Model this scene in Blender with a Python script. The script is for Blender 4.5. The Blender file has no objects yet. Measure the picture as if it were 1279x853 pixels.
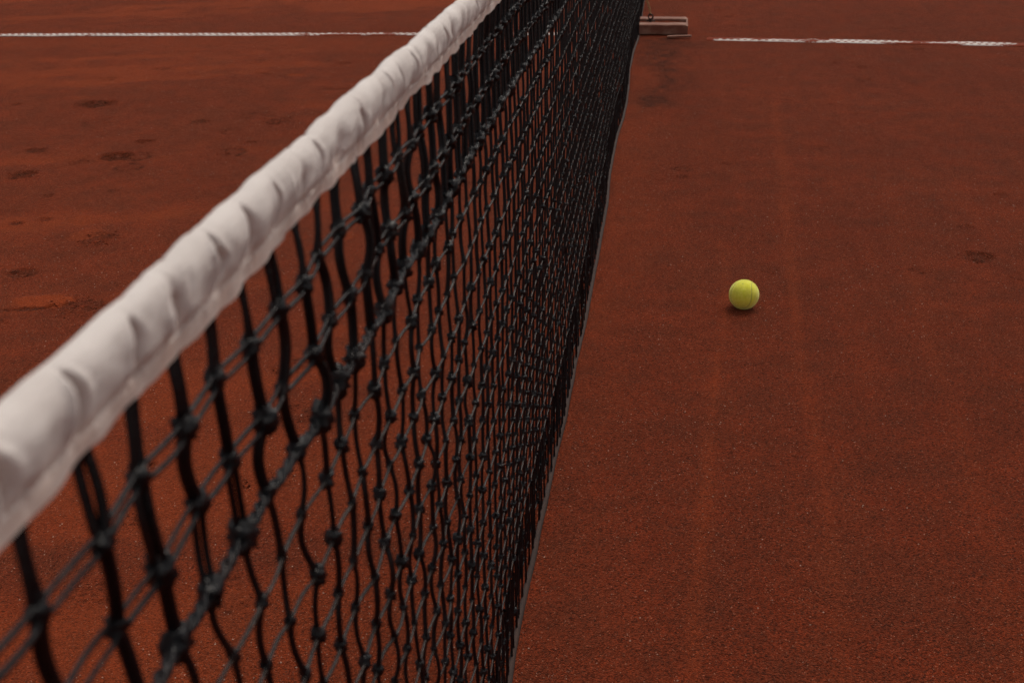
import bpy, math
import numpy as np
from mathutils import Matrix, Vector

rng = np.random.default_rng(7)
S = bpy.context.scene
C = S.collection

# ------------------------------------------------------------------ camera
CX, CH = 0.1958, 1.0800
YAW, PITCH, ROLL = 0.12841, 0.39694, -0.015447
fw = Vector((-math.sin(YAW)*math.cos(PITCH), math.cos(YAW)*math.cos(PITCH), -math.sin(PITCH)))
rt = fw.cross(Vector((0, 0, 1))).normalized()
up = rt.cross(fw)
r2 = rt*math.cos(ROLL) + up*math.sin(ROLL)
u2 = -rt*math.sin(ROLL) + up*math.cos(ROLL)
cam_data = bpy.data.cameras.new('camera')
cam = bpy.data.objects.new('camera', cam_data)
C.objects.link(cam)
cam.matrix_world = Matrix(((r2.x, u2.x, -fw.x, CX), (r2.y, u2.y, -fw.y, 0.0), (r2.z, u2.z, -fw.z, CH), (0, 0, 0, 1)))
cam_data.sensor_width = 36.0
cam_data.lens = 1600.0/1279.0*36.0
cam_data.clip_start = 0.02
cam_data.clip_end = 2000.0
cam_data.dof.use_dof = True
cam_data.dof.focus_distance = 2.3
cam_data.dof.aperture_fstop = 12.5
S.camera = cam

# ------------------------------------------------------------------ light
SUN_EL, SUN_AZ = math.radians(60), math.radians(26)     # azimuth from +Y (net direction), negative = left
world = bpy.data.worlds.new('World')
S.world = world
world.use_nodes = True
wn = world.node_tree
bg = wn.nodes['Background']
sky = wn.nodes.new('ShaderNodeTexSky')
sky.sky_type = 'NISHITA'
sky.sun_disc = False
sky.sun_elevation = SUN_EL
sky.sun_rotation = SUN_AZ
sky.dust_density = 4.0
sky.air_density = 1.0
sky.ozone_density = 1.0
# thin high overcast: the cloud layer greys the blue of the sky
hs = wn.nodes.new('ShaderNodeHueSaturation'); hs.inputs['Saturation'].default_value = 0.30
wn.links.new(sky.outputs['Color'], hs.inputs['Color'])
warm = wn.nodes.new('ShaderNodeMix'); warm.data_type = 'RGBA'; warm.blend_type = 'MULTIPLY'; warm.inputs[0].default_value = 1.0
wn.links.new(hs.outputs['Color'], warm.inputs[6]); warm.inputs[7].default_value = (1.0, 0.93, 0.86, 1)
wn.links.new(warm.outputs[2], bg.inputs['Color'])
bg.inputs['Strength'].default_value = 0.10
sun_data = bpy.data.lights.new('sun', 'SUN')
sun_data.energy = 1.0
sun_data.angle = math.radians(22)
sun_data.color = (1.0, 0.93, 0.84)
sun = bpy.data.objects.new('sun', sun_data)
C.objects.link(sun)
sd = Vector((math.sin(SUN_AZ)*math.cos(SUN_EL), math.cos(SUN_AZ)*math.cos(SUN_EL), math.sin(SUN_EL)))
sun.rotation_euler = (-sd).to_track_quat('-Z', 'Y').to_euler()
sun.location = (0, 0, 6)
S.view_settings.view_transform = 'Standard'
S.view_settings.look = 'None'
S.view_settings.exposure = 0.34
S.view_settings.gamma = 1.0
S.view_settings.use_curve_mapping = False

# ------------------------------------------------------------------ helpers
def hash2(ix, iy, seed):
    h = (ix.astype(np.int64)*374761393 + iy.astype(np.int64)*668265263 + seed*982451653) & 0xffffffff
    h = ((h ^ (h >> 13))*1274126177) & 0xffffffff
    h = (h ^ (h >> 16)) & 0xffffffff
    return h/4294967295.0

def vnoise(x, y, seed=0):
    x, y = np.broadcast_arrays(np.asarray(x, float), np.asarray(y, float))
    ix, iy = np.floor(x), np.floor(y)
    fx, fy = x-ix, y-iy
    fx = fx*fx*fx*(fx*(fx*6-15)+10); fy = fy*fy*fy*(fy*(fy*6-15)+10)
    a, b = hash2(ix, iy, seed), hash2(ix+1, iy, seed)
    c, d = hash2(ix, iy+1, seed), hash2(ix+1, iy+1, seed)
    return (a+(b-a)*fx)*(1-fy) + (c+(d-c)*fx)*fy

def fbm(x, y, seed=0, octv=4):
    t, amp, tot = 0.0, 1.0, 0.0
    x = np.asarray(x, float); y = np.asarray(y, float)
    for o in range(octv):
        t = t + amp*(vnoise(x, y, seed+o*17)-0.5)*2
        tot += amp; amp *= 0.5
        x = x*2.03+11.3; y = y*2.03+5.7
    return t/tot

def sstep(a, b, x):
    t = np.clip((x-a)/(b-a), 0, 1)
    return t*t*(3-2*t)

def mesh_obj(name, verts, faces, mat=None, parent=None, smooth=True, attrs=None):
    """faces: (n,k) int array, or list of such arrays"""
    me = bpy.data.meshes.new(name)
    verts = np.asarray(verts, np.float32).reshape(-1, 3)
    if isinstance(faces, np.ndarray): faces = [faces]
    faces = [f for f in faces if len(f)]
    loops = np.concatenate([f.ravel() for f in faces]).astype(np.int32)
    sizes = np.concatenate([np.full(len(f), f.shape[1]) for f in faces])
    starts = np.concatenate([[0], np.cumsum(sizes)[:-1]]).astype(np.int32)
    me.vertices.add(len(verts)); me.vertices.foreach_set('co', verts.ravel())
    me.loops.add(len(loops)); me.loops.foreach_set('vertex_index', loops)
    me.polygons.add(len(sizes)); me.polygons.foreach_set('loop_start', starts)
    me.update(calc_edges=True)
    me.polygons.foreach_set('use_smooth', np.full(len(sizes), smooth))
    if attrs:
        for k, v in attrs.items():
            a = me.attributes.new(k, 'FLOAT', 'POINT')
            a.data.foreach_set('value', np.asarray(v, np.float32).ravel())
    if mat: me.materials.append(mat)
    o = bpy.data.objects.new(name, me)
    C.objects.link(o)
    if parent: o.parent = parent
    return o

def grid_faces(nu, nv, wrap_v=False):
    i = np.arange(nu-1)[:, None]
    jn = nv if wrap_v else nv-1
    j = np.arange(jn)[None, :]
    j1 = (j+1) % nv
    a = i*nv+j; b = (i+1)*nv+j; c = (i+1)*nv+j1; d = i*nv+j1
    return np.stack([a, b, c, d], -1).reshape(-1, 4)

def tubes(P, R, k=6):
    """P: (n_curves, n_pts, 3), R: radius scalar or (n_curves,n_pts). -> verts, faces"""
    n, m, _ = P.shape
    T = np.gradient(P, axis=1)
    T /= np.linalg.norm(T, axis=2, keepdims=True)+1e-12
    ref = np.zeros_like(T); ref[..., 0] = 1.0
    bad = np.abs(T[..., 0]) > 0.95
    ref[bad] = (0, 0, 1)
    A = np.cross(T, ref); A /= np.linalg.norm(A, axis=2, keepdims=True)
    B = np.cross(T, A)
    ang = np.arange(k)*2*np.pi/k
    R = np.broadcast_to(np.asarray(R, float), (n, m))
    V = P[:, :, None, :] + R[:, :, None, None]*(np.cos(ang)[None, None, :, None]*A[:, :, None, :] + np.sin(ang)[None, None, :, None]*B[:, :, None, :])
    f = grid_faces(m, k, True)
    F = (f[None] + (np.arange(n)*m*k)[:, None, None]).reshape(-1, 4)
    return V.reshape(-1, 3), F

class Bag:
    def __init__(s): s.v = []; s.f = {}; s.n = 0
    def add(s, v, f):
        v = np.asarray(v, float).reshape(-1, 3)
        s.v.append(v); s.f.setdefault(f.shape[1], []).append(f+s.n); s.n += len(v)
    def obj(s, name, mat, parent=None, smooth=True):
        return mesh_obj(name, np.concatenate(s.v), [np.concatenate(x) for x in s.f.values()], mat, parent, smooth)

def tag(o, label=None, cat=None, group=None, kind=None):
    if label: o['label'] = label
    if cat: o['category'] = cat
    if group: o['group'] = group
    if kind: o['kind'] = kind
    return o

def empty(name, loc=(0, 0, 0)):
    o = bpy.data.objects.new(name, None)
    o.empty_display_size = 0.05
    C.objects.link(o); o.location = loc
    return o

class NT:
    def __init__(s, name):
        s.m = bpy.data.materials.new(name); s.m.use_nodes = True
        s.t = s.m.node_tree; s.p = s.t.nodes['Principled BSDF']
        s.out = s.t.nodes['Material Output']
        tc = s.t.nodes.new('ShaderNodeTexCoord'); s.co = tc.outputs['Object']
    def n(s, typ, **kw):
        nd = s.t.nodes.new(typ)
        for k, v in kw.items():
            if k.startswith('i_'): nd.inputs[k[2:].replace('_', ' ')].default_value = v
            else: setattr(nd, k, v)
        return nd
    def l(s, a, b): s.t.links.new(a, b)
    def noise(s, scale, detail=4, rough=.55, vec=None, dist=0.0):
        nd = s.n('ShaderNodeTexNoise', i_Scale=scale, i_Detail=detail, i_Roughness=rough, i_Distortion=dist)
        s.l(vec or s.co, nd.inputs['Vector']); return nd.outputs['Fac']
    def vor(s, scale, vec=None, feature='F1'):
        nd = s.n('ShaderNodeTexVoronoi', i_Scale=scale); nd.feature = feature
        s.l(vec or s.co, nd.inputs['Vector']); return nd
    def attr(s, name):
        nd = s.n('ShaderNodeAttribute', attribute_name=name); return nd.outputs['Fac']
    def mapr(s, v, a, b, c=0.0, d=1.0):
        nd = s.n('ShaderNodeMapRange', i_From_Min=a, i_From_Max=b, i_To_Min=c, i_To_Max=d)
        s.l(v, nd.inputs['Value']); return nd.outputs['Result']
    def math(s, op, a, b=None, clamp=False):
        nd = s.n('ShaderNodeMath', operation=op); nd.use_clamp = clamp
        for i, v in enumerate((a, b)):
            if v is None: continue
            if isinstance(v, (int, float)): nd.inputs[i].default_value = v
            else: s.l(v, nd.inputs[i])
        return nd.outputs[0]
    def mix(s, fac, a, b, mode='MIX'):
        nd = s.n('ShaderNodeMix', data_type='RGBA', blend_type=mode)
        if isinstance(fac, (int, float)): nd.inputs[0].default_value = fac
        else: s.l(fac, nd.inputs[0])
        for i, v in ((6, a), (7, b)):
            if isinstance(v, tuple): nd.inputs[i].default_value = (*v, 1) if len(v) == 3 else v
            else: s.l(v, nd.inputs[i])
        return nd.outputs[2]
    def bump(s, h, strength, dist, normal=None):
        nd = s.n('ShaderNodeBump', i_Strength=strength, i_Distance=dist)
        s.l(h, nd.inputs['Height'])
        if normal: s.l(normal, nd.inputs['Normal'])
        return nd.outputs['Normal']
    def scaled(s, sx, sy, sz, rz=0.0):
        nd = s.n('ShaderNodeMapping'); nd.inputs['Scale'].default_value = (sx, sy, sz)
        nd.inputs['Rotation'].default_value = (0, 0, rz)
        s.l(s.co, nd.inputs['Vector']); return nd.outputs['Vector']
    def set(s, **kw):
        for k, v in kw.items():
            k = k.replace('_', ' ')
            if isinstance(v, tuple): s.p.inputs[k].default_value = (*v, 1) if len(v) == 3 else v
            elif isinstance(v, (int, float)): s.p.inputs[k].default_value = v
            else: s.l(v, s.p.inputs[k])
        return s.m

# ------------------------------------------------------------------ materials
def clay_material():
    t = NT('red_clay')
    big = t.noise(1.1, 5, .6)
    mid = t.noise(9, 5, .6)
    fine = t.noise(230, 3, .7)
    sweep = t.noise(3.0, 4, .55, t.scaled(4.5, .45, 1, math.radians(-2)))      # broom / drag net streaks
    c = t.mix(t.mapr(big, .35, .65), (.162, .0238, .0084), (.228, .0345, .0114))
    c = t.mix(t.mapr(mid, .35, .68), c, (.120, .0230, .0100))
    c = t.mix(t.math('MULTIPLY', t.mapr(sweep, .48, .68), .32), c, (.225, .036, .0110))
    c = t.mix(t.math('MULTIPLY', t.mapr(t.noise(2.3, 4, .6, t.scaled(1.2, .8, 1)), .52, .7), .45), c, (.142, .032, .0145))
    dust = t.attr('dust')
    mark = t.attr('mark')
    c = t.mix(t.math('MULTIPLY', dust, .85), c, (.255, .045, .0120))
    c = t.mix(t.math('MULTIPLY', mark, .95), c, (.036, .009, .005))
    # single grains: most brick coloured, some nearly black, a few pale
    v = t.vor(460)
    g = t.n('ShaderNodeSeparateColor'); t.l(v.outputs['Color'], g.inputs[0])
    nodust = t.math('SUBTRACT', 1.0, t.math('MULTIPLY', dust, .6))
    val = t.mapr(g.outputs[0], 0, 1, .36, 1.60)
    gm = t.n('ShaderNodeCombineColor'); [t.l(val, gm.inputs[i]) for i in range(3)]
    c = t.mix(nodust, c, t.mix(1.0, c, gm.outputs[0], 'MULTIPLY'))
    tan_g = t.math('MULTIPLY', t.mapr(g.outputs[1], .55, 1.0, 0, .35), nodust)
    c = t.mix(tan_g, c, (.20, .072, .042))
    v2 = t.vor(380, t.scaled(1, 1, 1, .7))
    g2 = t.n('ShaderNodeSeparateColor'); t.l(v2.outputs['Color'], g2.inputs[0])
    pale = t.math('MULTIPLY', t.math('GREATER_THAN', g2.outputs[1], .955), t.math('LESS_THAN', v2.outputs['Distance'], .34))
    c = t.mix(t.math('MULTIPLY', pale, nodust), c, (.48, .22, .14))
    pit = t.math('MULTIPLY', t.math('GREATER_THAN', g2.outputs[2], .90), .85)
    c = t.mix(t.math('MULTIPLY', pit, nodust), c, (.040, .011, .007))
    h = t.math('ADD', t.math('MULTIPLY', fine, 1.0), t.math('MULTIPLY', v.outputs['Distance'], -.55))
    h = t.math('ADD', h, t.math('MULTIPLY', t.noise(150, 3, .6), .7))
    h = t.math('MULTIPLY', h, nodust)
    return t.set(Base_Color=c, Roughness=.9, Specular_IOR_Level=.04, Sheen_Weight=.3, Sheen_Roughness=.2, Sheen_Tint=(1.0, .30, .15), Normal=t.bump(h, 1.0, .0075))

def line_material():
    t = NT('line_tape')
    clay = t.attr('clay')
    fine = t.noise(120, 3, .7)
    f = t.mapr(t.math('ADD', clay, t.math('MULTIPLY', t.math('SUBTRACT', fine, .5), .9)), .38, .62)
    white = t.mix(t.noise(30, 3), (.44, .37, .34), (.62, .57, .54))
    c = t.mix(f, white, (.155, .0255, .0095))
    return t.set(Base_Color=c, Roughness=.85, Specular_IOR_Level=.08, Normal=t.bump(fine, .6, .002))

def cloth_material(name, stain=True):
    t = NT(name)
    c = t.mix(t.mapr(t.noise(22, 4, .6), .3, .7), (.60, .55, .525), (.70, .655, .63))
    if stain:
        low = t.attr('hem')
        f = t.math('MULTIPLY', low, t.mapr(t.noise(35, 4, .65), .3, .75, .30, .9))
        c = t.mix(f, c, (.60, .44, .37))
        spots = t.math('MULTIPLY', t.mapr(t.noise(48, 4, .7, t.scaled(1, .6, 1)), .63, .78), .5)
        c = t.mix(spots, c, (.42, .24, .17))
    wy = t.n('ShaderNodeTexWave', i_Scale=420.0, i_Distortion=.8); wy.bands_direction = 'Y'; t.l(t.co, wy.inputs[0])
    wz = t.n('ShaderNodeTexWave', i_Scale=420.0, i_Distortion=.8); wz.bands_direction = 'Z'; t.l(t.co, wz.inputs[0])
    weave = t.math('ADD', wy.outputs['Fac'], wz.outputs['Fac'])
    n1 = t.bump(weave, .35, .0006)
    n2 = t.bump(t.noise(60, 3, .5), .35, .0012, n1)
    return t.set(Base_Color=c, Roughness=.92, Specular_IOR_Level=.2, Sheen_Weight=.12, Normal=n2)

def cord_material(name, c1, c2):
    t = NT(name)
    c = t.mix(t.noise(160, 3), c1, c2)
    c = t.mix(t.math('MULTIPLY', t.mapr(t.noise(20, 3, .6), .55, .8), .35), c, (.05, .022, .016))
    w = t.n('ShaderNodeTexWave', i_Scale=330.0, i_Distortion=2.0, i_Detail=1.0); w.bands_direction = 'DIAGONAL'; t.l(t.co, w.inputs[0])
    h = t.math('ADD', w.outputs['Fac'], t.noise(500, 2))
    return t.set(Base_Color=c, Roughness=.22, Specular_IOR_Level=.28, Normal=t.bump(h, .6, .0005))

def simple(name, c1, c2, scale=60, rough=.6, metallic=0.0, bump=.4, dist=.001):
    t = NT(name)
    f = t.noise(scale, 5, .65)
    return t.set(Base_Color=t.mix(t.mapr(f, .3, .7), c1, c2), Roughness=rough, Metallic=metallic,
                 Normal=t.bump(t.noise(scale*4, 3, .6), bump, dist))

M_clay = clay_material()
M_line = line_material()
M_cloth = cloth_material('headband_canvas')
M_strap = cloth_material('strap_webbing', False)
M_cord = cord_material('black_cord', (.0018, .0019, .0026), (.0040, .0048, .0075))
M_cord_dusty = cord_material('dusty_black_cord', (.012, .0095, .009), (.030, .023, .020))
M_band = simple('dirty_hem_canvas', (.040, .017, .011), (.018, .009, .007), 70, .9)
M_grit = simple('crushed_brick', (.34, .14, .08), (.62, .42, .32), 3, .6)
M_brass = simple('worn_brass', (.50, .28, .12), (.22, .12, .07), 90, .38, .9)
M_iron = simple('dark_iron', (.02, .018, .018), (.07, .03, .02), 120, .5, .6)

def wood_material():
    t = NT('weathered_wood')
    g = t.noise(14, 5, .6, t.scaled(1, 16, 16))
    c = t.mix(t.mapr(g, .3, .7), (.34, .185, .13), (.20, .10, .066))
    f = t.mapr(t.noise(11, 5, .65), .34, .54)
    c = t.mix(t.math('MULTIPLY', f, .75), c, (.15, .038, .018))
    return t.set(Base_Color=c, Roughness=.8, Normal=t.bump(g, .5, .002))
M_wood = wood_material()

# ------------------------------------------------------------------ ground (one sheet to the horizon)
def graded(lo_list):
    """lo_list: [(start,end,d0,d1)]"""
    out = []
    for a, b, d0, d1 in lo_list:
        x = a
        while x < b-1e-9:
            out.append(x)
            x += d0 + (d1-d0)*(x-a)/(b-a)
    out.append(lo_list[-1][1])
    return np.unique(np.array(out))

right = graded([(0, .8, .005, .0055), (.8, 2.4, .0065, .012)])
gx = [2.4]
while gx[-1] < 500: gx.append(gx[-1] + max(.02, (gx[-1]-2.35)*.16))
right = np.concatenate([right, gx[1:]])
left = graded([(0, .8, .005, .0055), (.8, 4.2, .0060, .013)])
gl = [4.2]
while gl[-1] < 500: gl.append(gl[-1] + max(.02, (gl[-1]-4.15)*.16))
left = np.concatenate([left, gl[1:]])
xs = np.concatenate([-left[::-1], right[1:]])
ys = graded([(1.1, 3.2, .0048, .0055), (3.2, 8.4, .006, .014)])
gn = [1.1]
while gn[-1] > -500: gn.append(gn[-1] - max(.02, (1.15-gn[-1])*.16))
gf = [8.4]
while gf[-1] < 900: gf.append(gf[-1] + max(.03, (gf[-1]-8.3)*.16))
ys = np.concatenate([np.array(gn[1:])[::-1], ys, gf[1:]])
X, Y = np.meshgrid(xs, ys, indexing='ij')
near = sstep(11, 8.6, Y)*sstep(-6, -4.5, X)*sstep(4.5, 3, X)*sstep(.2, 1.0, Y)

Z = .0022*fbm(X*1.3, Y*1.1, 1, 4) + .0010*fbm(X*14, Y*12, 5, 3) + .0007*fbm(X*60, Y*60, 9, 2)
Z += .0007*fbm(X*26, Y*1.6, 12, 3)
dust = np.zeros_like(X); mark = np.zeros_like(X)

def polydist(pts):
    best = np.full(X.shape, 1e9)
    for (ax, ay), (bx_, by_) in zip(pts[:-1], pts[1:]):
        dx, dy = bx_-ax, by_-ay
        t = np.clip(((X-ax)*dx+(Y-ay)*dy)/(dx*dx+dy*dy), 0, 1)
        best = np.minimum(best, np.hypot(X-ax-t*dx, Y-ay-t*dy))
    return best

for pts, w, a in (([(.585, 5.0), (.572, 4.48), (.514, 3.315), (.479, 2.51), (.477, 1.99), (.454, 1.585), (.44, 1.2)], .018, .48),
                  ([(.345, 3.3), (.328, 2.723), (.299, 2.372), (.27, 1.862), (.252, 1.507), (.245, 1.2)], .014, .55),
                  ([(.80, 3.4), (.789, 3.026), (.75, 2.457), (.736, 2.089), (.707, 1.759), (.69, 1.3)], .020, .25),
                  ([(.10, 5.9), (.11, 4.6), (.09, 3.6), (.12, 3.0)], .05, .30)):
    d = polydist(pts)
    wob = w*(1+.5*fbm(X*4, Y*2.5, 31, 2))
    m = np.exp(-(d/wob)**2)*(.65+.5*fbm(X*6, Y*5, 33, 3))
    dust = np.maximum(dust, a*np.clip(m, 0, 1)); Z -= .0010*m*a

# marks left by shoes: (x, y, length, aspect, angle, kind, strength)
extra = []
for _ in range(38):
    ex, ey = rng.uniform(-2.9, -.35), rng.uniform(1.7, 6.2)
    extra.append((ex, ey, rng.uniform(.025, .09), rng.uniform(.5, 1), rng.uniform(-30, 40), rng.choice(list('ddrrls')), rng.uniform(.45, 1.0)))
for _ in range(22):
    extra.append((rng.uniform(.25, 1.9), rng.uniform(2.9, 7.5), rng.uniform(.02, .06), rng.uniform(.5, 1), rng.uniform(-30, 30), rng.choice(list('drr')), rng.uniform(.2, .5)))
marks = extra + [(-2.081, 4.835, .155, .55, 15, 'd', 1.3), (-1.95, 4.536, .11, .7, 5, 'r', .8), (-1.645, 4.246, .075, .45, 35, 'd', 1.0), (-1.659, 4.034, .105, .8, 10, 'd', 1.4),
         (-1.564, 3.906, .08, .8, 0, 'r', .8), (-1.982, 4.099, .08, .5, 0, 'd', .7), (-1.875, 3.785, .08, 1., 0, 'd', 1.1), (-1.681, 3.562, .03, 1., 0, 'd', .5),
         (-1.505, 3.627, .035, 1, 0, 'd', .4), (-1.716, 3.401, .055, .6, 20, 'r', .8), (-1.647, 3.29, .04, .6, 20, 'd', .7), (-1.577, 3.333, .04, .6, 0, 'd', .5),
         (-1.47, 3.33, .11, 1.0, 20, 's', 1), (-1.344, 3.168, .10, .8, 5, 'l', 1.4), (-1.40, 3.20, .12, .6, 25, 's', .9), (-1.424, 2.889, .095, .5, 10, 'd', .9),
         (-1.288, 2.70, .16, .38, 18, 's', 1.4), (-1.235, 2.70, .06, .8, 0, 'o', 1.2), (-1.167, 2.670, .10, .9, -25, 'l', 1.2), (-1.30, 2.65, .12, .15, 18, 'd', .8),
         (-1.559, 4.56, .065, .6, 0, 'd', .8), (-1.265, 4.591, .10, .8, 10, 'l', 1.4), (-1.289, 4.123, .085, .7, 0, 'r', .9), (-1.379, 4.677, .13, .4, 20, 'r', .7),
         (.232, 4.011, .06, .5, 0, 'r', .7), (.239, 3.926, .045, .6, 0, 'l', .7), (.386, 4.091, .051, .5, 0, 'r', .5), (.982, 3.209, .078, .75, -12, 'd', .9),
         (.82, 3.098, .055, .5, -20, 'r', .6), (.995, 3.458, .05, .6, 0, 'd', .4), (1.16, 3.78, .045, .7, -10, 'd', .5), (.487, 7.169, .06, 1.2, 0, 'd', .4),
         (1.013, 5.754, .05, 1, 0, 'd', .4), (.977, 5.472, .075, .8, 0, 'd', .35), (1.29, 6.795, .08, 1, 0, 'd', .3), (-.658, 1.745, .040, 1.1, 20, 'c', 1.0),
         (-.545, 2.129, .035, .9, 0, 'd', .9), (-.513, 2.156, .065, .8, 0, 'r', .7), (-.638, 1.536, .09, .5, -20, 'c', .5), (-.67, 1.40, .08, .6, -35, 's', .5),
         (-2.561, 5.363, .10, .8, 0, 's', .8), (-2.2, 4.95, .10, .5, 15, 's', .6), (-.648, 3.604, .05, .7, 0, 'd', .4), (-1.45, 5.46, .14, .2, 0, 's', 1),
         (-1.9, 5.6, .25, .3, 20, 's', .4), (-1.2, 4.9, .3, .35, 10, 's', .35), (-1.75, 4.0, .4, .3, 5, 's', .3), (-2.9, 5.2, .3, .35, 20, 's', .4),
         (-.48, 1.9, .10, .7, 30, 'c', .6), (-.42, 1.55, .07, .8, 10, 'r', .5), (-.40, 2.5, .07, .8, 0, 'r', .5), (-.30, 3.1, .06, .8, 0, 'r', .4)]
for (mx, my, ln, asp, ang, kind, st) in marks:
    R = ln*1.6
    ix = np.where((xs > mx-R) & (xs < mx+R))[0]; iy = np.where((ys > my-R) & (ys < my+R))[0]
    if not len(ix) or not len(iy): continue
    sl = (slice(ix[0], ix[-1]+1), slice(iy[0], iy[-1]+1))
    x, y = X[sl]-mx, Y[sl]-my
    a = math.radians(ang)
    u = (x*math.cos(a)+y*math.sin(a))/(ln/2); v = (-x*math.sin(a)+y*math.cos(a))/(ln*min(asp*1.6, 1.3)/2)
    rr = np.hypot(u, v) + .35*fbm(X[sl]*28, Y[sl]*28, int(abs(mx*1000)) % 97, 3)
    m = sstep(1.1, .75, rr)
    rough = fbm(X[sl]*75, Y[sl]*55, 61, 3)
    if kind == 'd':
        hol = sstep(-.05, .18, rough)
        Z[sl] += m*st*(-.0040 + .0085*rough) + .0015*st*np.exp(-((rr-1.15)/.18)**2)
        mark[sl] = np.maximum(mark[sl], m*min(1, st*1.25)*(.45+.55*hol))
    elif kind == 'r':
        ring = np.exp(-((rr-.95)/.16)**2)*sstep(-.15, .35, fbm(X[sl]*40, Y[sl]*40, 71, 2))
        Z[sl] += -.0035*st*ring + .0040*st*m*rough
        mark[sl] = np.maximum(mark[sl], np.clip(ring*1.3*st + .35*m*st*sstep(-.2, .3, rough), 0, 1))
    elif kind in 'lc':
        s_ = 1.0 if kind == 'l' else 1.3
        w = np.sin((y*math.cos(a)-x*math.sin(a) + .010*fbm(X[sl]*35, Y[sl]*35, 77, 2))*2*math.pi/(.0135))
        w2 = np.sin((x*math.cos(a)+y*math.sin(a) + .012*fbm(X[sl]*30, Y[sl]*30, 79, 2))*2*math.pi/(.021))
        gro = sstep(.15, .95, w)*sstep(-.6, .4, w2)
        Z[sl] += m*st*(.0010 - .0042*gro*s_ + .0010*rough)
        mark[sl] = np.maximum(mark[sl], np.clip(m*(gro*.75 + .55*sstep(-.25, .2, rough))*st*.9, 0, 1) if kind == 'l' else np.clip(m*gro*1.3*st, 0, 1))
    elif kind == 's':
        m2 = np.clip(1.15-np.hypot(u, v)-.3*fbm(X[sl]*20, Y[sl]*20, 83, 3), 0, 1)
        Z[sl] += .0030*st*sstep(0, .6, m2)*np.clip(v+.3, -.5, 1)
        dust[sl] = np.maximum(dust[sl], sstep(0, .7, m2)*min(1, .55*st+.1))
    else:
        Z[sl] += m*(.008*st*(1-rr)) + m*.003*rough
        dust[sl] = np.maximum(dust[sl], m*.9)
# skid crack on the far left
dc = polydist([(-1.649, 5.499), (-1.60, 5.49), (-1.532, 5.45), (-1.42, 5.36), (-1.397, 5.317), (-1.326, 5.287), (-1.244, 5.175), (-1.143, 5.181)]) + .012*fbm(X*22, Y*22, 91, 3)
mc = np.exp(-(dc/.012)**2)*sstep(-.25, .2, fbm(X*14, Y*14, 92, 2))
Z -= .004*mc; mark = np.maximum(mark, .75*mc)
# loose, dark, scuffed clay in front of the strap anchor and bright dust along the net foot
dk = polydist([(-.02, 6.45), (.22, 6.30)])+.10*fbm(X*7, Y*5, 95, 4)
mark = np.maximum(mark, 1.0*sstep(.24, .02, dk)*(.7+.6*fbm(X*30, Y*20, 96, 3)))
dk = polydist([(.13, 6.2), (.18, 5.45), (.13, 5.0)])+.10*fbm(X*8, Y*5, 97, 4)
mark = np.maximum(mark, np.clip(1.1*sstep(.17, -.02, dk)*(.6+.9*fbm(X*26, Y*14, 98, 3)), 0, 1))
dn = np.exp(-((X-.05+.03*fbm(X*3, Y*2, 99, 2))/.05)**2)*sstep(1.5, 3.0, Y)*sstep(7, 5, Y)
dust = np.maximum(dust, .45*dn*(.6+.7*fbm(X*18, Y*8, 101, 3)))
dn2 = polydist([(-.0, 6.30), (-5.0, 6.15)])
dust = np.maximum(dust, .3*sstep(.35, .0, dn2+.15*fbm(X*4, Y*6, 103, 3)))
sw = fbm((X*.35-Y)*2.6+7, (X+Y*.35)*.55, 107, 4)
dust = np.maximum(dust, .6*sstep(.0, .5, sw+.25*fbm(X*9, Y*7, 109, 3))*sstep(.2, -.6, X))
dust = np.clip(dust, 0, 1)*near; mark = np.clip(mark, 0, 1)*near
Z = Z*near
court = mesh_obj('clay_court', np.stack([X, Y, Z], -1), grid_faces(len(xs), len(ys)), M_clay, attrs={'dust': dust, 'mark': mark})
tag(court, 'rust red clay court surface with scuffs and shoe marks', 'clay court', kind='structure')

# ------------------------------------------------------------------ white line tape (nailed plastic strip, half under clay)
def line(x0, y0, x1, y1, w, wear, seed):
    L = math.hypot(x1-x0, y1-y0)
    nu, nv = int(L/.005), 25
    u = np.linspace(0, L, nu)[:, None]; v = np.linspace(-.5, .5, nv)[None, :]
    ux, uy = (x1-x0)/L, (y1-y0)/L
    edge = .004*fbm(u*9, u*0+np.sign(v)*3.1, seed, 3)
    px = x0+ux*u - uy*(v*w+edge*np.abs(v)*2); py = y0+uy*u + ux*(v*w+edge*np.abs(v)*2)
    pz = .0052 + .0006*fbm(u*30, v*4+0*u, seed+1, 2) - .004*sstep(.42, .5, np.abs(v)) + 0*u
    pitch = .034
    cl = np.zeros((nu, nv))
    for row, off in ((-.24, 0.0), (.22, .5)):
        ph = (u/pitch + off) % 1.0 - .5
        dd = np.hypot(ph*pitch/.0085, (v-row)*w/.012)
        cl = np.maximum(cl, sstep(1.25, .75, dd))
        pz = pz - .002*sstep(1.2, .7, dd)
    xx = x0+ux*u
    worn = wear(xx, v) + .38*fbm(u*2.2, v*2+0*u, seed+3, 4) + .40*fbm(u*16, v*3+0*u, seed+5, 3)
    cl = np.maximum(cl, np.clip(worn, 0, 1))
    V = np.stack([px+0*v, py+0*v, pz+0*v], -1)
    # a skirt gives the strip its thickness
    o = mesh_obj('court_line', V, grid_faces(nu, nv), M_line, attrs={'clay': cl})
    return o

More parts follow.
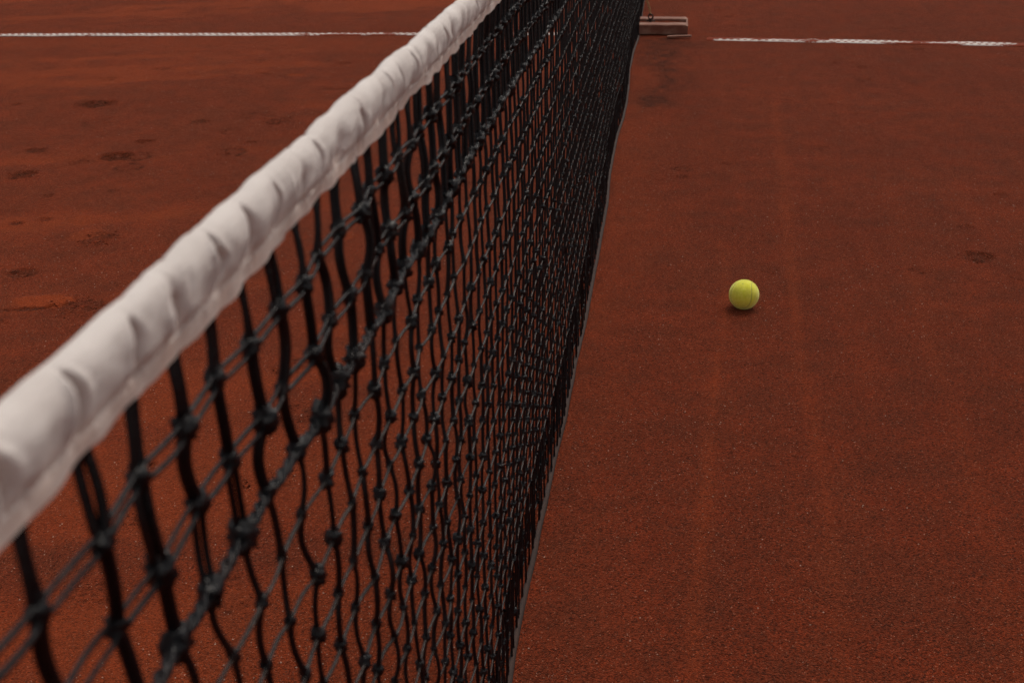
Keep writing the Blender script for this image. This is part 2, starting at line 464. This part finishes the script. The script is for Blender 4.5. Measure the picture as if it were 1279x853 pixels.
def wear_left(x, v):
    return .31 + .35*np.exp(-((x+1.45)/.22)**2) + .25*np.exp(-((x+4.3)/.5)**2) + .2*np.clip(v, 0, .5) + .9*sstep(-.42, -.1, x)
def wear_right(x, v):
    good = np.exp(-((x-1.10)/.17)**2) + .95*np.exp(-((x-1.62)/.13)**2) + .45*np.exp(-((x-.50)/.12)**2) + .25*np.exp(-((x-.72)/.06)**2)
    return .76 - .70*good + .9*sstep(1.76, 1.86, x) + .9*sstep(.40, .34, x) + .1*np.clip(v, 0, .5)
l1 = line(-7.5, 6.238, -.12, 6.586, .068, wear_left, 201)
l2 = line(.352, 6.453, 4.6, 6.134, .084, wear_right, 301)
tag(l1, 'long white court line running off behind the net', 'court line', kind='structure')
tag(l2, 'worn white court line half buried in clay', 'court line', kind='structure')

# ------------------------------------------------------------------ loose grit
def grit():
    sx, sy = [], []
    def scatter(n, x0, x1, y0, y1):
        x = rng.uniform(x0, x1, n); y = rng.uniform(y0, y1, n)
        keep = rng.random(n) < np.clip(.45+.9*fbm(x*3, y*3, 401, 3), .05, 1)
        keep &= np.abs(x-np.interp(y, [1.2, 1.99, 3.3, 4.5], [.44, .477, .514, .572])) > .02
        sx.append(x[keep]); sy.append(y[keep])
    scatter(9500, -.95, .95, 1.15, 2.3)
    scatter(9000, -1.5, 1.3, 2.3, 3.9)
    scatter(4500, -2.4, 1.8, 3.9, 6.2)
    x = np.concatenate(sx); y = np.concatenate(sy); n = len(x)
    r = .00048 + .0012*rng.random(n)**4
    base = np.array([(1, 0, 0), (0, 1, 0), (-1, 0, 0), (0, -1, 0), (0, 0, 1), (0, 0, -1)], float)
    fc = np.array([(0, 1, 4), (1, 2, 4), (2, 3, 4), (3, 0, 4), (1, 0, 5), (2, 1, 5), (3, 2, 5), (0, 3, 5)])
    a = rng.uniform(0, 6.28, n)
    B = base[None]*(1+.45*(rng.random((n, 6, 3))-.5))*r[:, None, None]
    B[..., 2] *= .8
    ca, sa = np.cos(a)[:, None], np.sin(a)[:, None]
    bx_ = B[..., 0]*ca-B[..., 1]*sa; by_ = B[..., 0]*sa+B[..., 1]*ca
    ii = np.clip(np.searchsorted(xs, x), 0, len(xs)-1); jj = np.clip(np.searchsorted(ys, y), 0, len(ys)-1)
    z0 = Z[ii, jj]
    V = np.stack([bx_+x[:, None], by_+y[:, None], B[..., 2]+(z0+r*.45)[:, None]], -1)
    F = (fc[None]+(np.arange(n)*6)[:, None, None]).reshape(-1, 3)
    t = NT('pale_grit')
    g = t.noise(3100, 0)
    M = t.set(Base_Color=t.mix(t.mapr(g, .35, .7), (.28, .10, .055), (.72, .50, .38)), Roughness=.55)
    o = mesh_obj('brick_grit', V, F, M, smooth=False)
    tag(o, 'loose pale grains of crushed brick scattered over the clay', 'grit', kind='stuff')
grit()

def crumbs():
    P, Rr = [], []
    for (mx, my, ln, asp, ang, kind, st) in marks:
        if kind == 's': continue
        n = int(10+16*st*ln/.08)
        a = rng.uniform(0, 6.28, n); q = rng.uniform(.2, 1.25, n)**.7*ln*.55
        x = mx+q*np.cos(a); y = my+q*np.sin(a)*min(1.2, asp*1.5)
        P.append(np.stack([x, y], -1)); Rr.append(rng.uniform(.0008, .0034, n)*(.6+.4*st))
    P = np.concatenate(P); r = np.concatenate(Rr); n = len(r)
    ph = np.arange(6)*np.pi/3
    ring = np.stack([np.cos(ph), np.sin(ph), 0*ph], -1)
    base = np.concatenate([[(0, 0, .75)], ring*.75+np.array([0, 0, .45]), ring+np.array([0, 0, -.2])])
    B = base[None]*(1+.5*(rng.random((n, 13, 3))-.5))*r[:, None, None]
    fc = [(0, 1+i, 1+(i+1) % 6) for i in range(6)]
    for i in range(6):
        j = (i+1) % 6
        fc += [(1+i, 7+i, 7+j), (1+i, 7+j, 1+j)]
    fc = np.array(fc)
    ii = np.clip(np.searchsorted(xs, P[:, 0]), 0, len(xs)-1); jj = np.clip(np.searchsorted(ys, P[:, 1]), 0, len(ys)-1)
    V = B + np.stack([P[:, 0], P[:, 1], Z[ii, jj]], -1)[:, None, :]
    F = (fc[None]+(np.arange(n)*13)[:, None, None]).reshape(-1, 3)
    o = mesh_obj('clay_crumbs', V, F, M_clay, smooth=False)
    tag(o, 'small crumbs of red clay kicked up around the shoe marks', 'clay crumbs', kind='stuff')
crumbs()

# ------------------------------------------------------------------ tennis net
MESH = .0437
MESHZ = .0424
TB, TOP = .8803, .9198            # bottom and top of the headband
YC0 = .3130              # a column sits here at the headband
net = empty('tennis_net', (0, 0, 0))
tag(net, 'black knotted tennis net topped with a wrinkled white canvas band', 'tennis net')
j0, j1 = -28, 258
cols = np.arange(j0, j1+1); ycol = YC0+cols*MESH
YA, YB = ycol[0]-.02, ycol[-1]+.02

# -- headband: canvas doubled over the cable, puckered at every lashing
def headband():
    s = np.concatenate([np.arange(YA, .15, .006), np.arange(.15, 1.0, .0006), np.arange(1.0, 1.6, .0012), np.arange(1.6, 3.0, .003), np.arange(3.0, YB, .012)])
    n = len(s)
    prof = [(.0040, .0), (.0046, .005), (.0052, .0100), (.0058, .0125), (.0070, .0160), (.0082, .0205), (.0090, .0250), (.0091, .0290), (.0082, .0330), (.0062, .0362), (.0034, .0381), (.0, .0387)]
    prof = prof + [(-x*.45, z) for x, z in prof[-2::-1]]
    prof = np.array(prof)
    d = np.concatenate([[0], np.cumsum(np.hypot(*np.diff(prof, axis=0).T))])
    nv = 110
    t = np.linspace(0, d[-1], nv)
    # smooth interpolation of the contour
    px = np.interp(t, d, prof[:, 0]); pz = np.interp(t, d, prof[:, 1])
    for _ in range(3):
        px[1:-1] = .25*px[:-2]+.5*px[1:-1]+.25*px[2:]; pz[1:-1] = .25*pz[:-2]+.5*pz[1:-1]+.25*pz[2:]
    nx = np.gradient(pz); nz = -np.gradient(px); ln = np.hypot(nx, nz); nx /= ln; nz /= ln
    side = np.where(px >= 0, 1.0, -1.0)
    h = pz/.0398
    # puckers
    sp = ycol+rng.normal(0, .0085, len(ycol))
    sp = np.sort(sp)
    D = np.zeros((n, nv)); 
    arc = t/d[-1]*2                   # 0..1 right side, 1..2 left side
    arcs = np.where(arc <= 1, arc, 2-arc)
    for sd_i, sgn in ((0, 1), (1, -1)):
        msk = (arc <= 1.0) if sd_i == 0 else (arc > 1.0)
    for k in range(len(sp)):
        for sgn in (1, -1):
            if sgn == 1: w_side = sstep(1.12, .88, arc)
            else: w_side = sstep(.88, 1.12, arc)
            c = sp[k] + (0 if sgn == 1 else .012)
            lo, hi = np.searchsorted(s, [c-.07, c+.07])
            if hi <= lo: continue
            ss = s[lo:hi][:, None]
            a = arcs[None, :]
            strong = rng.random() < .85
            am = rng.uniform(.46, .60)                      # where the crescent bulges furthest
            B = rng.uniform(.0005, .0035); tl = rng.uniform(-.012, .006)
            cc = c + B*(1-((a-am)/(am-.28))**2).clip(-.8, 1) + tl*(a-.38)
            if strong:
                top_ = rng.uniform(.62, 1.02)
                wv = (.0026 + .0018*rng.random())*np.clip(1.1-1.5*np.abs(a-.48), .35, 1)
                q = (ss-cc)/wv
                A = sstep(.23, .33, a)*(1-.93*sstep(top_-.25, top_, a))*rng.uniform(.45, 1.3)
                fall = np.exp(-np.abs(q)**3.2)
                ridge = np.exp(-((q+2.2)/1.1)**2) + .6*np.exp(-((q-2.4)/1.4)**2)
                D[lo:hi] += w_side*A*(-.0088*fall + .0022*ridge)
            wv = .0060 + .0030*rng.random() + .006*np.abs(a-.40)
            q = (ss-cc-.002)/wv
            D[lo:hi] += w_side*sstep(.18, .38, a)*(1-.8*sstep(.55, .95, a))*rng.uniform(.5, 1.2)*(-.0022*np.exp(-q*q) + .0012*np.exp(-((q-1.9)/1.2)**2))
            # the pull-in where the lashing grips through the hem
            pit = np.exp(-((ss-c+.0005)/.0034)**2-((a-.335)/.055)**2)
            D[lo:hi] -= w_side*rng.choice([0, .5, 1.0, 1.3])*.0070*pit
            # secondary crease
            if rng.random() < .55:
                c2 = c + rng.uniform(.010, .030); t2 = rng.uniform(-.02, .03)
                q2 = (ss-c2-t2*(a-.5)-.01*(a-.5)**2)/rng.uniform(.0016, .0032)
                a0 = rng.uniform(.3, .8)
                D[lo:hi] += w_side*np.exp(-q2*q2)*np.exp(-((a-a0)/.22)**2)*rng.uniform(-.0026, .0010)
            # hem puckers at the stitching
            for _ in range(5):
                c3 = c + rng.uniform(-.022, .022)
                q3 = (ss-c3-.006*(a-.1))/rng.uniform(.0012, .0026)
                D[lo:hi] += w_side*np.exp(-q3*q3)*np.exp(-((a-.2)/.10)**2)*rng.uniform(-.0020, .0010)
    # overall softness and swelling
    SS, AA = np.meshgrid(s, arc*.06, indexing='ij')
    D += .0015*fbm(SS*17, AA*30, 501, 3) + .0002*fbm(SS*120, AA*120, 505, 2)
    # two rows of stitching press a groove
    groove = np.exp(-((arcs-.215)/.018)**2)
    stitches = .75+.25*np.sin(s*2*np.pi/.0042)
    D -= .0014*groove[None, :]*stitches[:, None]
    D = np.clip(D, -.0105, .0042)
    for _ in range(1):
        D[1:-1] = .25*D[:-2]+.5*D[1:-1]+.25*D[2:]
        D[:, 1:-1] = .25*D[:, :-2]+.5*D[:, 1:-1]+.25*D[:, 2:]
    XX = px[None, :] + nx[None, :]*D
    ZZ = pz[None, :] + nz[None, :]*D
    low = sstep(.35, 0, h)[None, :]
    wave = .0021*fbm(s*26, s*0, 511, 3)[:, None] + .0008*np.sin(s*2*np.pi/MESH)[:, None]
    jog = -.0022*(sstep(.742, .746, s)-sstep(.90, .93, s))[:, None] + -.0020*(sstep(.43, .45, s)-sstep(.60, .604, s))[:, None]
    ZZ = ZZ + low*(wave+jog) + (.0010*fbm(s*5, s*0+3, 517, 2))[:, None]
    XX = XX + low*(.0018*fbm(s*30, s*0+7, 519, 2))[:, None]*side[None, :]
    hem = sstep(.46, .22, h)[None, :] + 0*XX
    V = np.stack([XX, np.broadcast_to(s[:, None], XX.shape), ZZ+TB], -1)
    o = mesh_obj('headband', V, grid_faces(n, nv), M_cloth, net, attrs={'hem': hem})
    # short stitches as thread
    st = Bag()
    ysn = np.arange(.18, 3.2, .0052)
    for sgn, jcol in ((1, int(np.argmin(np.abs(arc-.205)))), (-1, int(np.argmin(np.abs(arc-1.795))))):
        ia = np.searchsorted(s, ysn); ib = np.searchsorted(s, ysn+.0036)
        P = []
        for f in np.linspace(0, 1, 5):
            yy = ysn+.0036*f
            ii = np.clip(np.searchsorted(s, yy), 0, n-1)
            lift = .0004*math.sin(math.pi*f)
            P.append(np.stack([XX[ii, jcol]+sgn*lift, yy, ZZ[ii, jcol]+TB], -1))
        v, f = tubes(np.stack(P, 1), .00034, 5)
        st.add(v, f)
    st.obj('stitching', M_cloth, o)
    return o
headband()

# -- netting lattice: knot positions
rows = np.arange(20)
zrow = TB-.010-MESHZ*.55-rows*MESHZ
NR, NC = len(rows), len(cols)
KY = ycol[:, None] + 0*zrow[None, :]
KZ = 0*KY + zrow[None, :]
KX = .005*fbm(KY*1.3, KZ*2.0, 601, 2)
TAUT = 1-.72*sstep(.75, 1.35, KY)      # slack near the post, evenly taut further on
KY = KY + TAUT*np.where(KZ > .74, .0024, .0010)*(rng.random(KY.shape)-.5)*2 + TAUT*.0014*np.where((cols[:, None]+rows[None, :]) % 2 == 0, 1, -1)
KZ = KZ + TAUT*.0019*(rng.random(KY.shape)-.5)*2
KX = KX + TAUT*.0030*(rng.random(KY.shape)-.5)*2
# the loaded end of the net near the post drags the cords towards mid-court as they descend
KY = KY + .20*sstep(1.2, .15, KY)*np.clip(TB-KZ, 0, .40)
# the foot of the net lies slightly slack on the clay and swings a little out of plane
foot = sstep(.30, 0, KZ)
KX = KX + foot*(.010*fbm(KY*1.2, KY*0, 611, 2) + .006)
bulk = sstep(.12, .02, KZ)
KZ = KZ - 0.0

def cable(P0, P1, bow, m, ends=True):
    """curves from P0 to P1 (n,3) with sideways bow (n,3)"""
    t = np.linspace(0, 1, m)[None, :, None]
    w = np.sin(np.pi*t)
    w2 = np.sin(2*np.pi*t)
    return P0[:, None]*(1-t)+P1[:, None]*t + bow[:, None]*w + .35*bow[:, None, ::-1]*w2*.3

K = np.stack([KX, KY, KZ], -1)      # (NC,NR,3)
netting = Bag(); thick = Bag(); cross = Bag()
nearcol = cols < 40

def seg(P0, P1, r, m, bowamp, bag, k=6, off=None, bow=None):
    n = len(P0)
    if bow is None: bow = rng.normal(0, 1, (n, 3))*np.array(bowamp)
    bow = bow*(1-.6*sstep(.75, 1.35, P0[:, 1]))[:, None]
    P = cable(P0, P1, bow, m)
    if off is not None:
        t = np.linspace(0, 1, m)[None, :, None]
        P = P + (off if off.ndim == 3 else off[None, None, :])*np.clip(np.sin(np.pi*t)*4, 0, 1)
    tt = np.linspace(0, 1, m)
    rr = r*(1+.35*np.exp(-(np.minimum(tt, 1-tt)/.10)**2))[None, :]*(1+.12*rng.normal(0, 1, (n, 1)).clip(-1, 1))
    v, f = tubes(P, rr, k)
    bag.add(v, f)

THICK = 2      # index of the heavy row that closes the doubled part
for c_sel, m, k in ((np.where(nearcol)[0], 9, 8), (np.where(~nearcol)[0], 6, 5)):
    # verticals
    for i in range(NR-1):
        P0, P1 = K[c_sel, i], K[c_sel, i+1]
        if i < THICK:
            bw = rng.normal(0, 1, (len(P0), 3))*np.array((.0018, .0021, 0))
            tw = np.where(rng.random(len(P0)) < .25, .0014, .0004)[:, None, None]
            seg(P0, P1, .0018, m, None, netting, k, np.concatenate([0*tw+.0013, tw, 0*tw], -1), bw)
            seg(P0, P1, .0018, m, None, netting, k, np.concatenate([0*tw-.0013, -tw, 0*tw], -1), bw)
        else:
            seg(P0, P1, .0019, m, (.0018, .0017, 0), netting, k)
    # up into the headband
    Ptop = K[c_sel, 0].copy(); Ptop[:, 2] = TB+.004; Ptop[:, 0] = 0; Ptop[:, 1] += rng.normal(0, .002, len(c_sel))
    seg(Ptop, K[c_sel, 0], .0020, m, (.001, .001, 0), netting, k, np.array([.001, .0012, 0]))
    seg(Ptop, K[c_sel, 0], .0020, m, (.001, .001, 0), netting, k, np.array([-.001, -.0012, 0]))
    # horizontals
    h = c_sel[c_sel < NC-1]
    for i in range(NR):
        P0, P1 = K[h, i], K[h+1, i]
        if i < THICK:
            seg(P0, P1, .00125, m, (.0006, 0, .0004), netting, k, np.array([0, 0, .0031]))
            seg(P0, P1, .00125, m, (.0006, 0, .0004), netting, k, np.array([.001, 0, -.0033]))
        elif i == THICK:
            # laid rope: three strands twisted round each other, one and a half turns a cell
            mm = 15 if m > 6 else 7
            tt_ = np.linspace(0, 1, mm)[None, :, None]
            for q in range(3):
                an = 2*np.pi*(1.5*tt_ + q/3)
                base = P0[:, None]*(1-tt_)+P1[:, None]*tt_
                base = base + np.concatenate([.0019*np.cos(an), 0*an, .0019*np.sin(an) - .0015*np.sin(np.pi*tt_)], -1)
                v_, f_ = tubes(base + rng.normal(0, .0002, base.shape), .00165, k)
                thick.add(v_, f_)
        else:
            seg(P0, P1, .00135, m, (.0008, 0, .0008), cross, k, np.array([0, 0, -.0012]))

def knots(P, ry, rz, rx, bag, nu, nvk):
    n = len(P)
    th = np.linspace(.25, np.pi-.25, nu); ph = np.arange(nvk)*2*np.pi/nvk
    sx = np.sin(th)[:, None]*np.cos(ph)[None]; sy = np.sin(th)[:, None]*np.sin(ph)[None]; sz = np.cos(th)[:, None]+0*ph[None]
    lump = 1+.26*(rng.random((n, nu, nvk))-.5)*2
    # wraps of cord around the knot
    lump = lump + .14*np.sin(th*7.0)[None, :, None]*np.cos(ph+1)[None, None, :]
    sc = (1+.18*rng.normal(0, 1, n).clip(-1.5, 1.5))[:, None, None]
    V = np.stack([sx*rx*lump*sc, sy*ry*lump*sc, sz*rz*lump*sc], -1)
    tl = rng.normal(0, .35, n)[:, None, None]
    vy = V[..., 1]*np.cos(tl)-V[..., 2]*np.sin(tl); vz = V[..., 1]*np.sin(tl)+V[..., 2]*np.cos(tl)
    V = np.stack([V[..., 0], vy, vz], -1)+P[:, None, None, :]
    f = grid_faces(nu, nvk, True)
    F = (f[None]+(np.arange(n)*nu*nvk)[:, None, None]).reshape(-1, 4)
    bag.add(V.reshape(-1, 3), F)

for c_sel, nu, nvk in ((np.where(nearcol)[0], 11, 12), (np.where(~nearcol)[0], 6, 7)):
    A = np.concatenate([K[c_sel, i] for i in range(NR) if i < THICK])
    knots(A, .0050, .0066, .0050, netting, nu, nvk)
    B_ = np.concatenate([K[c_sel, i] for i in range(NR) if i > THICK])
    knots(B_, .0037, .0052, .0040, netting, nu, nvk)
    knots(K[c_sel, THICK], .0066, .0076, .0060, thick, nu, nvk)
thick.obj('reinforced_row', M_cord, net)
cross.obj('cross_cords', M_cord_dusty, net)

# steel cable inside the headband shows only at its ends
P = np.stack([np.zeros(40), np.linspace(YA-.03, YB+.03, 40), np.full(40, TB+.031)], -1)[None]
v, f = tubes(P, .003, 8); b = Bag(); b.add(v, f); b.obj('headband_cable', M_iron, net)

# -- hem band along the foot, with the lashing that gathers the last rows
def footband():
    y = np.arange(YA, YB, .01); n = len(y)
    x0 = .010*fbm(y*1.2, y*0, 611, 2)+.010
    x0 = x0 + .002*fbm(y*6, y*0+2, 613, 2)
    zt = .007+.0015*fbm(y*5, y*0, 615, 2)
    zb = np.full(n, .002)+.001*fbm(y*9, y*0, 617, 2)
    prof = [(.002, zt), (.0035, (zt+zb)/2), (.005, zb), (-.004, zb), (-.003, (zt+zb)/2), (-.0025, zt)]
    V = np.stack([np.stack([x0+dx, y, z], -1) for dx, z in prof], 1)
    o = mesh_obj('bottom_band', V, grid_faces(n, len(prof), True), M_band, net)
    # slack strands above the band
    b = netting
    m = 7
    Kb = K[:, NR-1]
    for q in range(2):
        P1 = Kb.copy(); P1[:, 1] += rng.uniform(-.014, .014, NC); P1[:, 0] += .003; P1[:, 2] = .005
        P0 = K[:, NR-3].copy(); P0[:, 1] += rng.uniform(-.012, .012, NC); P0[:, 0] += .002+.003*rng.random(NC)
        seg(P0, P1, .0013, m, (.003, .004, 0), b, 5)
footband()
netting.obj('netting', M_cord, net)

# ------------------------------------------------------------------ tennis ball
def ball():
    R = .0343
    nu, nv = 150, 220
    th = np.linspace(.0, np.pi, nu)[:, None]; ph = (np.arange(nv)*2*np.pi/nv)[None, :]
    D = np.stack([np.sin(th)*np.cos(ph), np.sin(th)*np.sin(ph), np.cos(th)+0*ph], -1)
    tt = np.linspace(0, 2*np.pi, 400, endpoint=False)
    a, b_ = .75, .25
    Sm = np.stack([a*np.cos(tt)+b_*np.cos(3*tt), a*np.sin(tt)-b_*np.sin(3*tt), 2*math.sqrt(a*b_)*np.sin(2*tt)], -1)
    Sm /= np.linalg.norm(Sm, axis=1, keepdims=True)
    rot = np.array([[.4457, .8938, .0497], [-.8822, .4291, .1939], [.1520, -.1303, .9798]])
    Sm = Sm @ rot.T
    dots = np.max(D.reshape(-1, 3) @ Sm.T, axis=1).reshape(nu, nv)
    dist = np.arccos(np.clip(dots, -1, 1))*R
    seam = np.exp(-(dist/.00115)**2)
    fz = .00022*fbm(ph*40+0*th, th*40+0*ph, 701, 3)
    r = R*(1+0*dist) - .0011*seam + fz
    worn = fbm(ph*3+0*th, th*3+0*ph, 711, 3)
    me_v = D*r[..., None]
    t = NT('felt')
    s_ = t.attr('seam')
    sp = t.attr('smudge')
    n1 = t.noise(160, 4, .65)
    c = t.mix(t.mapr(n1, .3, .7), (.74, .74, .045), (.86, .84, .13))
    c = t.mix(t.math('MULTIPLY', s_, .65), c, (.26, .26, .07))
    c = t.mix(t.math('MULTIPLY', t.mapr(t.noise(45, 4, .6), .5, .75), .28), c, (.36, .26, .05))
    c = t.mix(sp, c, (.14, .20, .06))
    M = t.set(Base_Color=c, Roughness=.95, Specular_IOR_Level=.12, Sheen_Weight=.9, Sheen_Roughness=.45, Sheen_Tint=(1.0, 1.0, .62),
              Normal=t.bump(t.noise(900, 3, .7), .8, .0009))
    cd = np.array([-.146, -.403, .90]); cd /= np.linalg.norm(cd)
    e = np.arccos(np.clip(D @ cd, -1, 1))*R
    sm = np.exp(-(e/.0022)**2)*np.clip(.6+1.2*fbm(ph*30+0*th, th*30+0*ph, 715, 2), 0, 1)
    o = mesh_obj('tennis_ball', me_v, grid_faces(nu, nv, True), M, attrs={'seam': seam, 'smudge': sm})
    # short felt fuzz standing off the surface
    n = 9000
    z = rng.uniform(-1, 1, n); p_ = rng.uniform(0, 2*np.pi, n); q = np.sqrt(1-z*z)
    d = np.stack([q*np.cos(p_), q*np.sin(p_), z], -1)
    keep = np.arccos(np.clip(np.max(d @ Sm.T, axis=1), -1, 1))*R > .0011
    d = d[keep]; n = len(d)
    tip = d+rng.normal(0, .022, d.shape)
    base = d*(R-.0003)
    sidev = np.cross(d, rng.normal(0, 1, d.shape)); sidev /= np.linalg.norm(sidev, axis=1, keepdims=True)
    hh = rng.uniform(.0004, .0013, n)[:, None]
    V = np.stack([base+sidev*.00013, base-sidev*.00013, base+(tip*R-d*R)*.8+d*hh+d*.0003], 1)
    fz_o = mesh_obj('felt_fuzz', V, np.arange(n*3).reshape(-1, 3), M, o)
    ux, uy = .3735, 2.798
    i = np.searchsorted(xs, ux); j = np.searchsorted(ys, uy)
    o.location = (ux, uy, R+Z[i, j]-.0008)
    tag(o, 'yellow green felt tennis ball lying alone on the red clay', 'tennis ball')
ball()

# ------------------------------------------------------------------ anchor of the centre strap
def box(bag, x0, x1, y0, y1, z0, z1, seed=0, bev=.003, n=8):
    """rounded, slightly warped timber: lofted along x"""
    ring = [(y0+bev, z0), (y1-bev, z0), (y1, z0+bev), (y1, z1-bev), (y1-bev, z1), (y0+bev, z1), (y0, z1-bev), (y0, z0+bev)]
    xsn = np.linspace(x0, x1, n*3)
    V = np.zeros((len(xsn), 8, 3))
    for i, x in enumerate(xsn):
        w = .0015*fbm(np.array([x*20.]), np.array([seed*3.7]), 801+seed, 2)[0]
        for k, (y, z) in enumerate(ring):
            V[i, k] = (x, y+w, z+.6*w)
    f = [grid_faces(len(xsn), 8, True)]
    m = len(xsn)
    bag.add(V.reshape(-1, 3), f[0])
    bag.add(V[0], np.array([[7, 6, 5, 4, 3, 2, 1, 0]])); bag.add(V[-1], np.array([[0, 1, 2, 3, 4, 5, 6, 7]]))

anchor = empty('strap_anchor', (.03, 6.70, 0))
tag(anchor, 'low weathered wooden anchor box sunk in the clay at the foot of the net', 'anchor block')
def child(bag, name, mat, smooth=False, parent=anchor):
    o = bag.obj(name, mat, parent, smooth)
    # meshes are authored in world space: shift them under the Empty
    root = parent
    loc = Vector((0, 0, 0))
    while root: loc += root.location; root = root.parent
    o.location = -loc
    return o
b = Bag(); box(b, -.19, .250, 6.555, 6.635, .003, .052, 1); child(b, 'plank', M_wood)
b = Bag(); box(b, -.19, .252, 6.745, 6.815, .003, .053, 2); child(b, 'plank', M_wood)
b = Bag(); box(b, -.188, .246, 6.630, 6.750, .001, .030, 3); child(b, 'trough_floor', M_wood)
b = Bag(); box(b, .2505, .258, 6.558, 6.812, .001, .046, 4, .002); child(b, 'end_board', M_wood)
# clay washed into the trough
gx_ = np.linspace(-.186, .246, 60)[:, None]; gy_ = np.linspace(6.632, 6.748, 24)[None, :]
gz_ = .034+.008*fbm(gx_*18, gy_*18, 821, 3)+.006*sstep(6.70, 6.748, gy_)
b = Bag(); b.add(np.stack([gx_+0*gy_, gy_+0*gx_, gz_+0*gx_*gy_], -1), grid_faces(60, 24))
o = child(b, 'trough_clay', M_clay, True)
# loose slat lying in front of the corner
def slat():
    b = Bag(); box(b, -.055, .062, -.011, .011, 0, .010, 6, .002)
    o = b.obj('wooden_slat', M_wood, None, False)
    o.location = (.215, 6.462, .006); o.rotation_euler = (0, math.radians(-3), math.radians(-8))
    tag(o, 'thin splintered slat lying on the clay before the anchor corner', 'slat')
slat()

def torus(bag, c, n_dir, Rr, r, stretch=1.0, axis=None, nu=22, nv=8):
    n_dir = Vector(n_dir).normalized()
    a = Vector(axis) if axis else n_dir.orthogonal()
    a = (a-n_dir*a.dot(n_dir)).normalized(); b2 = n_dir.cross(a)
    P = []
    for i in range(nu):
        t = 2*math.pi*i/nu
        P.append(Vector(c)+a*(Rr*stretch*math.cos(t))+b2*(Rr*math.sin(t)))
    V = []
    for i in range(nu):
        rad = (P[i]-Vector(c)).normalized()
        for k in range(nv):
            q = 2*math.pi*k/nv
            V.append(P[i]+rad*(r*math.cos(q))+n_dir*(r*math.sin(q)))
    F = []
    for i in range(nu):
        for k in range(nv):
            F.append((i*nv+k, ((i+1) % nu)*nv+k, ((i+1) % nu)*nv+(k+1) % nv, i*nv+(k+1) % nv))
    bag.add(np.array([tuple(v) for v in V]), np.array(F))

# eye bolt on the block
b = Bag()
v, f = tubes(np.array([[(.070, 6.668, .020), (.070, 6.668, .04), (.070, 6.668, .062)]], float), .007, 10); b.add(v, f)
torus(b, (.070, 6.668, .075), (0.35, 1, 0), .012, .0042)
v, f = tubes(np.array([[(.050, 6.668, .055), (.070, 6.668, .057), (.092, 6.668, .054)]], float), .004, 8); b.add(v, f)
v, f = tubes(np.array([[(.070, 6.668, .0405), (.070, 6.668, .0465)]], float), .014, 6); b.add(v, f)
child(b, 'eye_bolt', M_iron, True)

# centre strap with its chain
strap = empty('centre_strap', (.03, 6.69, 0))
tag(strap, 'small brass chain and hook fastening the centre strap to the anchor', 'net strap')
p0, p1 = Vector((.070, 6.668, .082)), Vector((.036, 6.69, .185))
L = (p1-p0).length; nl = 9
b = Bag()
for i in range(nl):
    c = p0.lerp(p1, (i+.5)/nl) + Vector((.004*math.sin(i*.35), 0, 0))
    d = (p1-p0).normalized()
    nd = d.orthogonal() if i % 2 == 0 else d.cross(d.orthogonal())
    torus(b, c, nd, .0052, .0019, 1.55, d, 16, 6)
child(b, 'chain', M_brass, True, strap)
b = Bag()
hk = np.array([[(.036, 6.69, .195), (.034, 6.69, .180), (.040, 6.69, .170), (.046, 6.69, .178), (.044, 6.69, .19)]], float)
v, f = tubes(hk, .0024, 8); b.add(v, f); child(b, 'snap_hook', M_brass, True, strap)
b = Bag()
zz = np.linspace(.19, TOP+.004, 60)
path = [(.026, z) for z in zz] + [(.016, TOP+.010), (0, TOP+.012), (-.016, TOP+.010)] + [(-.022, z) for z in zz[::-1]]
path = np.array(path)
wS = .025
V = np.zeros((len(path), 4, 3))
tan = np.gradient(path, axis=0); tan /= np.linalg.norm(tan, axis=1, keepdims=True)
nrm = np.stack([tan[:, 1], -tan[:, 0]], -1)
for k, (dy, e) in enumerate(((-wS, 0), (wS, 0), (wS, 1), (-wS, 1))):
    q = path+nrm*.0012*(2*e-1)
    V[:, k] = np.stack([q[:, 0], np.full(len(path), 6.69+dy), q[:, 1]], -1)
b.add(V, grid_faces(len(path), 4, True)); child(b, 'strap_band', M_strap, False, strap)
